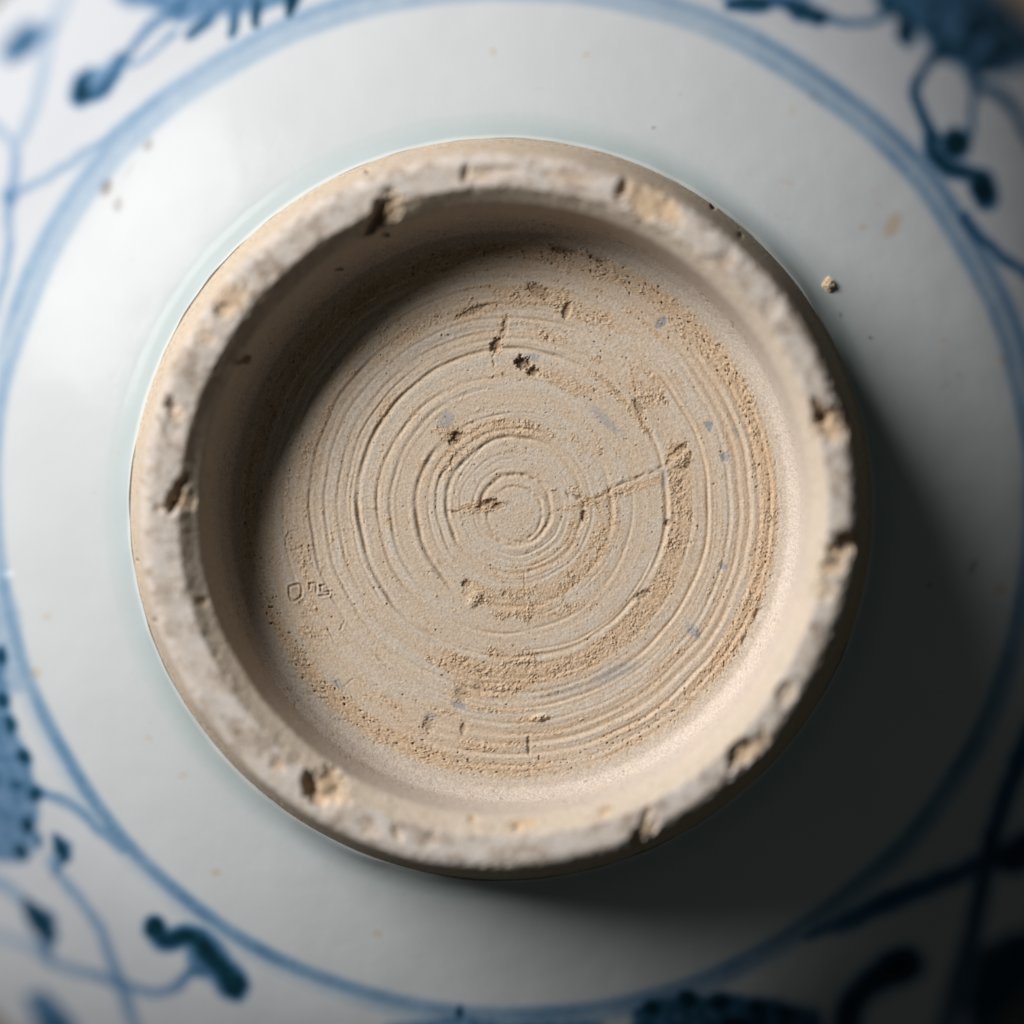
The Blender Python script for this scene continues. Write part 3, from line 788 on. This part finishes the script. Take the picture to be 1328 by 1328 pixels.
stroke(m, [(1360, 1084), (1322, 1100), (1290, 1114), (1250, 1130), (1200, 1150), (1150, 1170), (1096, 1196), (1044, 1214)], (30, 30, 24, 22, 22, 24, 22, 12), (1.0, 1.1, .85, .7, .7, .7, .6, .3))
stroke(m, [(1345, 930), (1324, 982), (1300, 1044), (1284, 1100), (1276, 1140), (1262, 1206), (1244, 1270), (1226, 1340)], 21, (.65, .7, .7, .9, .85, .8, .8, .8))
dab(m, 1312, 1114, 26, 18, 0, 1.15)
m = motif("painted_leaf", "broad dark blue leaf wash in the lower right corner")
wash(m, [(1270, 1230), (1300, 1216), (1360, 1200), (1380, 1330), (1260, 1360), (1252, 1300)], .95)

ink_all = np.stack([q[1] for q in motifs], 0)
ink = ink_all.max(0)
# combined density where strokes cross
ink = np.minimum(1.4, ink + .45 * (np.sort(ink_all, 0)[-2]))
ink = ink * (1 + .16 * vn2(bx / 9, by / 9, 341) + .12 * vn2(bx / 24, by / 24, 342))
ink = np.clip(ink, 0, 1.35).astype(np.float32)
owner = ink_all.argmax(0)

white = np.array([.588, .597, .602])
BC = np.zeros(BV.shape, np.float32); BC[:] = white
bl_r = np.hypot(bx - 650, by - 660)
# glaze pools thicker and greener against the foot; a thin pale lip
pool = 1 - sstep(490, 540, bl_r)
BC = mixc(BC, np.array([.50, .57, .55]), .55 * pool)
BC = mixc(BC, np.array([.40, .455, .45]), .6 * (1 - sstep(488, 520, bl_r)))  # darker inner band; also paints in the fillet's lack of sheen
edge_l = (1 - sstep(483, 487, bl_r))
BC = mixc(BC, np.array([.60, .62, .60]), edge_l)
cloud = fbm2(bx / 120, by / 120, 351, 3)
BC = BC * (1 + .035 * cloud)[..., None]
BC = mixc(BC, np.array([.515, .52, .54]), .9 * sstep(650, 760, bl_r))  # bluish grey glaze further out, painted darker to offset the light it faces
# stains and stuck grit
def stain(cx, cy, a, b, ang, d, colr):
    global BC
    t = math.radians(ang); dx = bx - cx + 2 * vn2(bx / 6, by / 6, 361); dy = by - cy + 2 * vn2(bx / 6, by / 6, 362)
    q = np.hypot((dx * math.cos(t) + dy * math.sin(t)) / a, (-dx * math.sin(t) + dy * math.cos(t)) / b)
    BC = mixc(BC, np.array(colr), d * (1 - sstep(.4, 1.2, q)))
tan_ = (.55, .42, .28); gry = (.28, .25, .22)
for s_ in [(280, 1132, 8, 7, 0, .6, tan_), (490, 1211, 7, 6, 0, .5, tan_), (237, 1006, 7, 6, 0, .35, tan_), (193, 957, 6, 5, 0, .35, tan_), (61, 800, 7, 6, 0, .4, tan_), (47, 872, 9, 9, 0, .55, tan_),
           (640, 67, 5, 6, 20, .5, tan_), (760, 71, 6, 4, -10, .55, tan_), (1158, 291, 11, 22, 25, .75, tan_), (1120, 294, 6, 4, 0, .6, tan_), (1131, 247, 4, 4, 0, .4, tan_), (1140, 266, 6, 4, 20, .3, tan_),
           (1054, 125, 6, 6, 0, .5, (.5, .42, .32)), (1065, 131, 5, 4, 0, .4, (.5, .42, .32)), (1027, 144, 5, 10, 20, .35, tan_), (1300, 466, 7, 8, 0, .7, tan_), (1224, 442, 6, 5, 0, .4, tan_),
           (1297, 764, 10, 8, 0, .7, tan_), (1262, 735, 5, 14, 25, .6, gry), (1205, 760, 5, 4, 0, .7, gry), (138, 243, 9, 14, 15, .8, gry), (153, 266, 8, 12, 10, .5, gry), (192, 188, 8, 11, 30, .55, gry), (168, 220, 4, 16, 35, .2, gry),
           (847, 166, 2.5, 2.5, 0, .9, gry), (1129, 438, 2.5, 3, 0, .9, gry), (1020, 236, 14, 4, 15, .25, tan_), (1090, 408, 3, 4, 0, .6, gry), (520, 215, 10, 5, -20, .12, tan_), (9, 744, 9, 5, 0, .8, (.9, .9, .9)),
           (700, 115, 10, 4, 0, .15, tan_), (1225, 500, 12, 4, -40, .2, gry), (1180, 350, 5, 3, 0, .4, tan_), (1110, 560, 3, 3, 0, .3, tan_)]:
    stain(*s_)
rng = random.Random(4)
for k in range(46):
    an = rng.uniform(0, 6.283); rad = rng.uniform(500, 660)
    stain(650 + rad * math.cos(an), 660 + rad * math.sin(an), rng.uniform(1.5, 4), rng.uniform(1.5, 3), rng.uniform(0, 180), rng.uniform(.1, .35), tan_ if rng.random() < .7 else gry)
absb = np.stack([4.0 * ink, 2.45 * ink, (.95 + 1.0 * ink) * ink], -1)
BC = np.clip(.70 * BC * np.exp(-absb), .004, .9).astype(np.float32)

nRow = len(R_mm)
BQ = grid_quads(nRow, BT)
inkf = ink.ravel()[BQ].mean(1)
own = owner.ravel()[BQ[:, 0]]
raw = np.stack([q[1].ravel() for q in motifs], 0)
best = raw[:, BQ].mean(2)
own = best.argmax(0); val = best.max(0)
BVf, BNf, BCf = BV.reshape(-1, 3), BN.reshape(-1, 3), BC.reshape(-1, 3)
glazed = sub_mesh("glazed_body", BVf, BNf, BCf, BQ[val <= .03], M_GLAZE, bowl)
for i, (nm, _, lab) in enumerate(motifs):
    q = BQ[(val > .03) & (own == i)]
    if len(q) < 6: continue
    o = sub_mesh(nm, BVf, BNf, BCf, q, M_GLAZE, bowl)
    if lab: o["label"] = lab

# lip and hidden inside of the bowl, resting on the table
lipR, lipZ = R_mm[-1], Z_mm[-1]
prof_in = [(lipR, lipZ), (lipR + .35, lipZ - .8), (lipR + .2, lipZ - 1.6), (lipR - .7, lipZ - 1.9), (lipR - 1.8, lipZ - 1.2), (60, lipZ + 5.0), (50, lipZ + 12.5), (38, -6.5), (20, -4.0), (0.5, -3.6)]
NB = 256
t_ = np.linspace(0, 2 * math.pi, NB, endpoint=False)
IV = np.stack([np.stack([ax + r * np.cos(t_), ay - r * np.sin(t_), np.full(NB, z)], -1) for r, z in prof_in])
IN = grid_normals(IV)
IC = np.zeros(IV.shape, np.float32); IC[:] = white
sub_mesh("inner_wall", IV.reshape(-1, 3), IN.reshape(-1, 3), IC.reshape(-1, 3), grid_quads(len(prof_in), NB), M_GLAZE, bowl)

# a crumb of clay fused to the glaze beside the foot
def crumb(cx, cy, size, seed):
    import bmesh
    d2 = (bx - cx) ** 2 + (by - cy) ** 2
    k = np.unravel_index(np.argmin(d2), d2.shape)
    base = BV[k]
    bm = bmesh.new(); bmesh.ops.create_icosphere(bm, subdivisions=5, radius=1.0)
    P = np.array([v.co[:] for v in bm.verts])
    n = fbm3(P[:, 0] * 1.6 + seed, P[:, 1] * 1.6, P[:, 2] * 1.6, 401 + seed, 4, .65) * 1.5
    P = P * (1 + .55 * n)[:, None] * np.array([.75, 1.15, .5]) * size
    for v, p in zip(bm.verts, P): v.co = (p[0] * MM, p[1] * MM, p[2] * MM)
    for f in bm.faces: f.smooth = True
    me = bpy.data.meshes.new("clay_crumb"); bm.to_mesh(me); bm.free()
    at = me.attributes.new("tint", 'FLOAT_COLOR', 'POINT')
    col = np.ones((len(P), 4), np.float32); col[:, :3] = np.array([.55, .42, .29]) * (1 + .4 * n)[:, None]
    at.data.foreach_set("color", col.ravel())
    me.materials.append(M_CLAY)
    o = bpy.data.objects.new("clay_crumb", me); C.objects.link(o); o.parent = bowl
    o.location = (base[0] * MM, base[1] * MM, (base[2] + size * .05) * MM)
    return o
crumb(1073, 370, .62, 3)

# ------------------------------------------------------------------ the table it stands on
mt, nt, p = new_mat("dark_table")
tcn = nt.nodes.new("ShaderNodeTexCoord"); mp = nt.nodes.new("ShaderNodeMapping"); mp.inputs["Scale"].default_value = (9, 90, 9)
no = nt.nodes.new("ShaderNodeTexNoise"); no.inputs["Scale"].default_value = 3; no.inputs["Detail"].default_value = 6
cr = nt.nodes.new("ShaderNodeValToRGB"); cr.color_ramp.elements[0].color = (.035, .026, .02, 1); cr.color_ramp.elements[1].color = (.10, .075, .058, 1)
nt.links.new(tcn.outputs["Object"], mp.inputs[0]); nt.links.new(mp.outputs[0], no.inputs["Vector"]); nt.links.new(no.outputs["Fac"], cr.inputs[0]); nt.links.new(cr.outputs[0], p.inputs["Base Color"])
p.inputs["Roughness"].default_value = .6
tz = (lipZ - 1.9) * MM
me = bpy.data.meshes.new("table_top")
hs = .6
vt = [(-hs, -hs, tz - .03), (hs, -hs, tz - .03), (hs, hs, tz - .03), (-hs, hs, tz - .03), (-hs, -hs, tz), (hs, -hs, tz), (hs, hs, tz), (-hs, hs, tz)]
me.from_pydata(vt, [], [(0, 3, 2, 1), (4, 5, 6, 7), (0, 1, 5, 4), (1, 2, 6, 5), (2, 3, 7, 6), (3, 0, 4, 7)])
me.materials.append(mt)
tb = bpy.data.objects.new("table_top", me); C.objects.link(tb)
tb["kind"] = "structure"
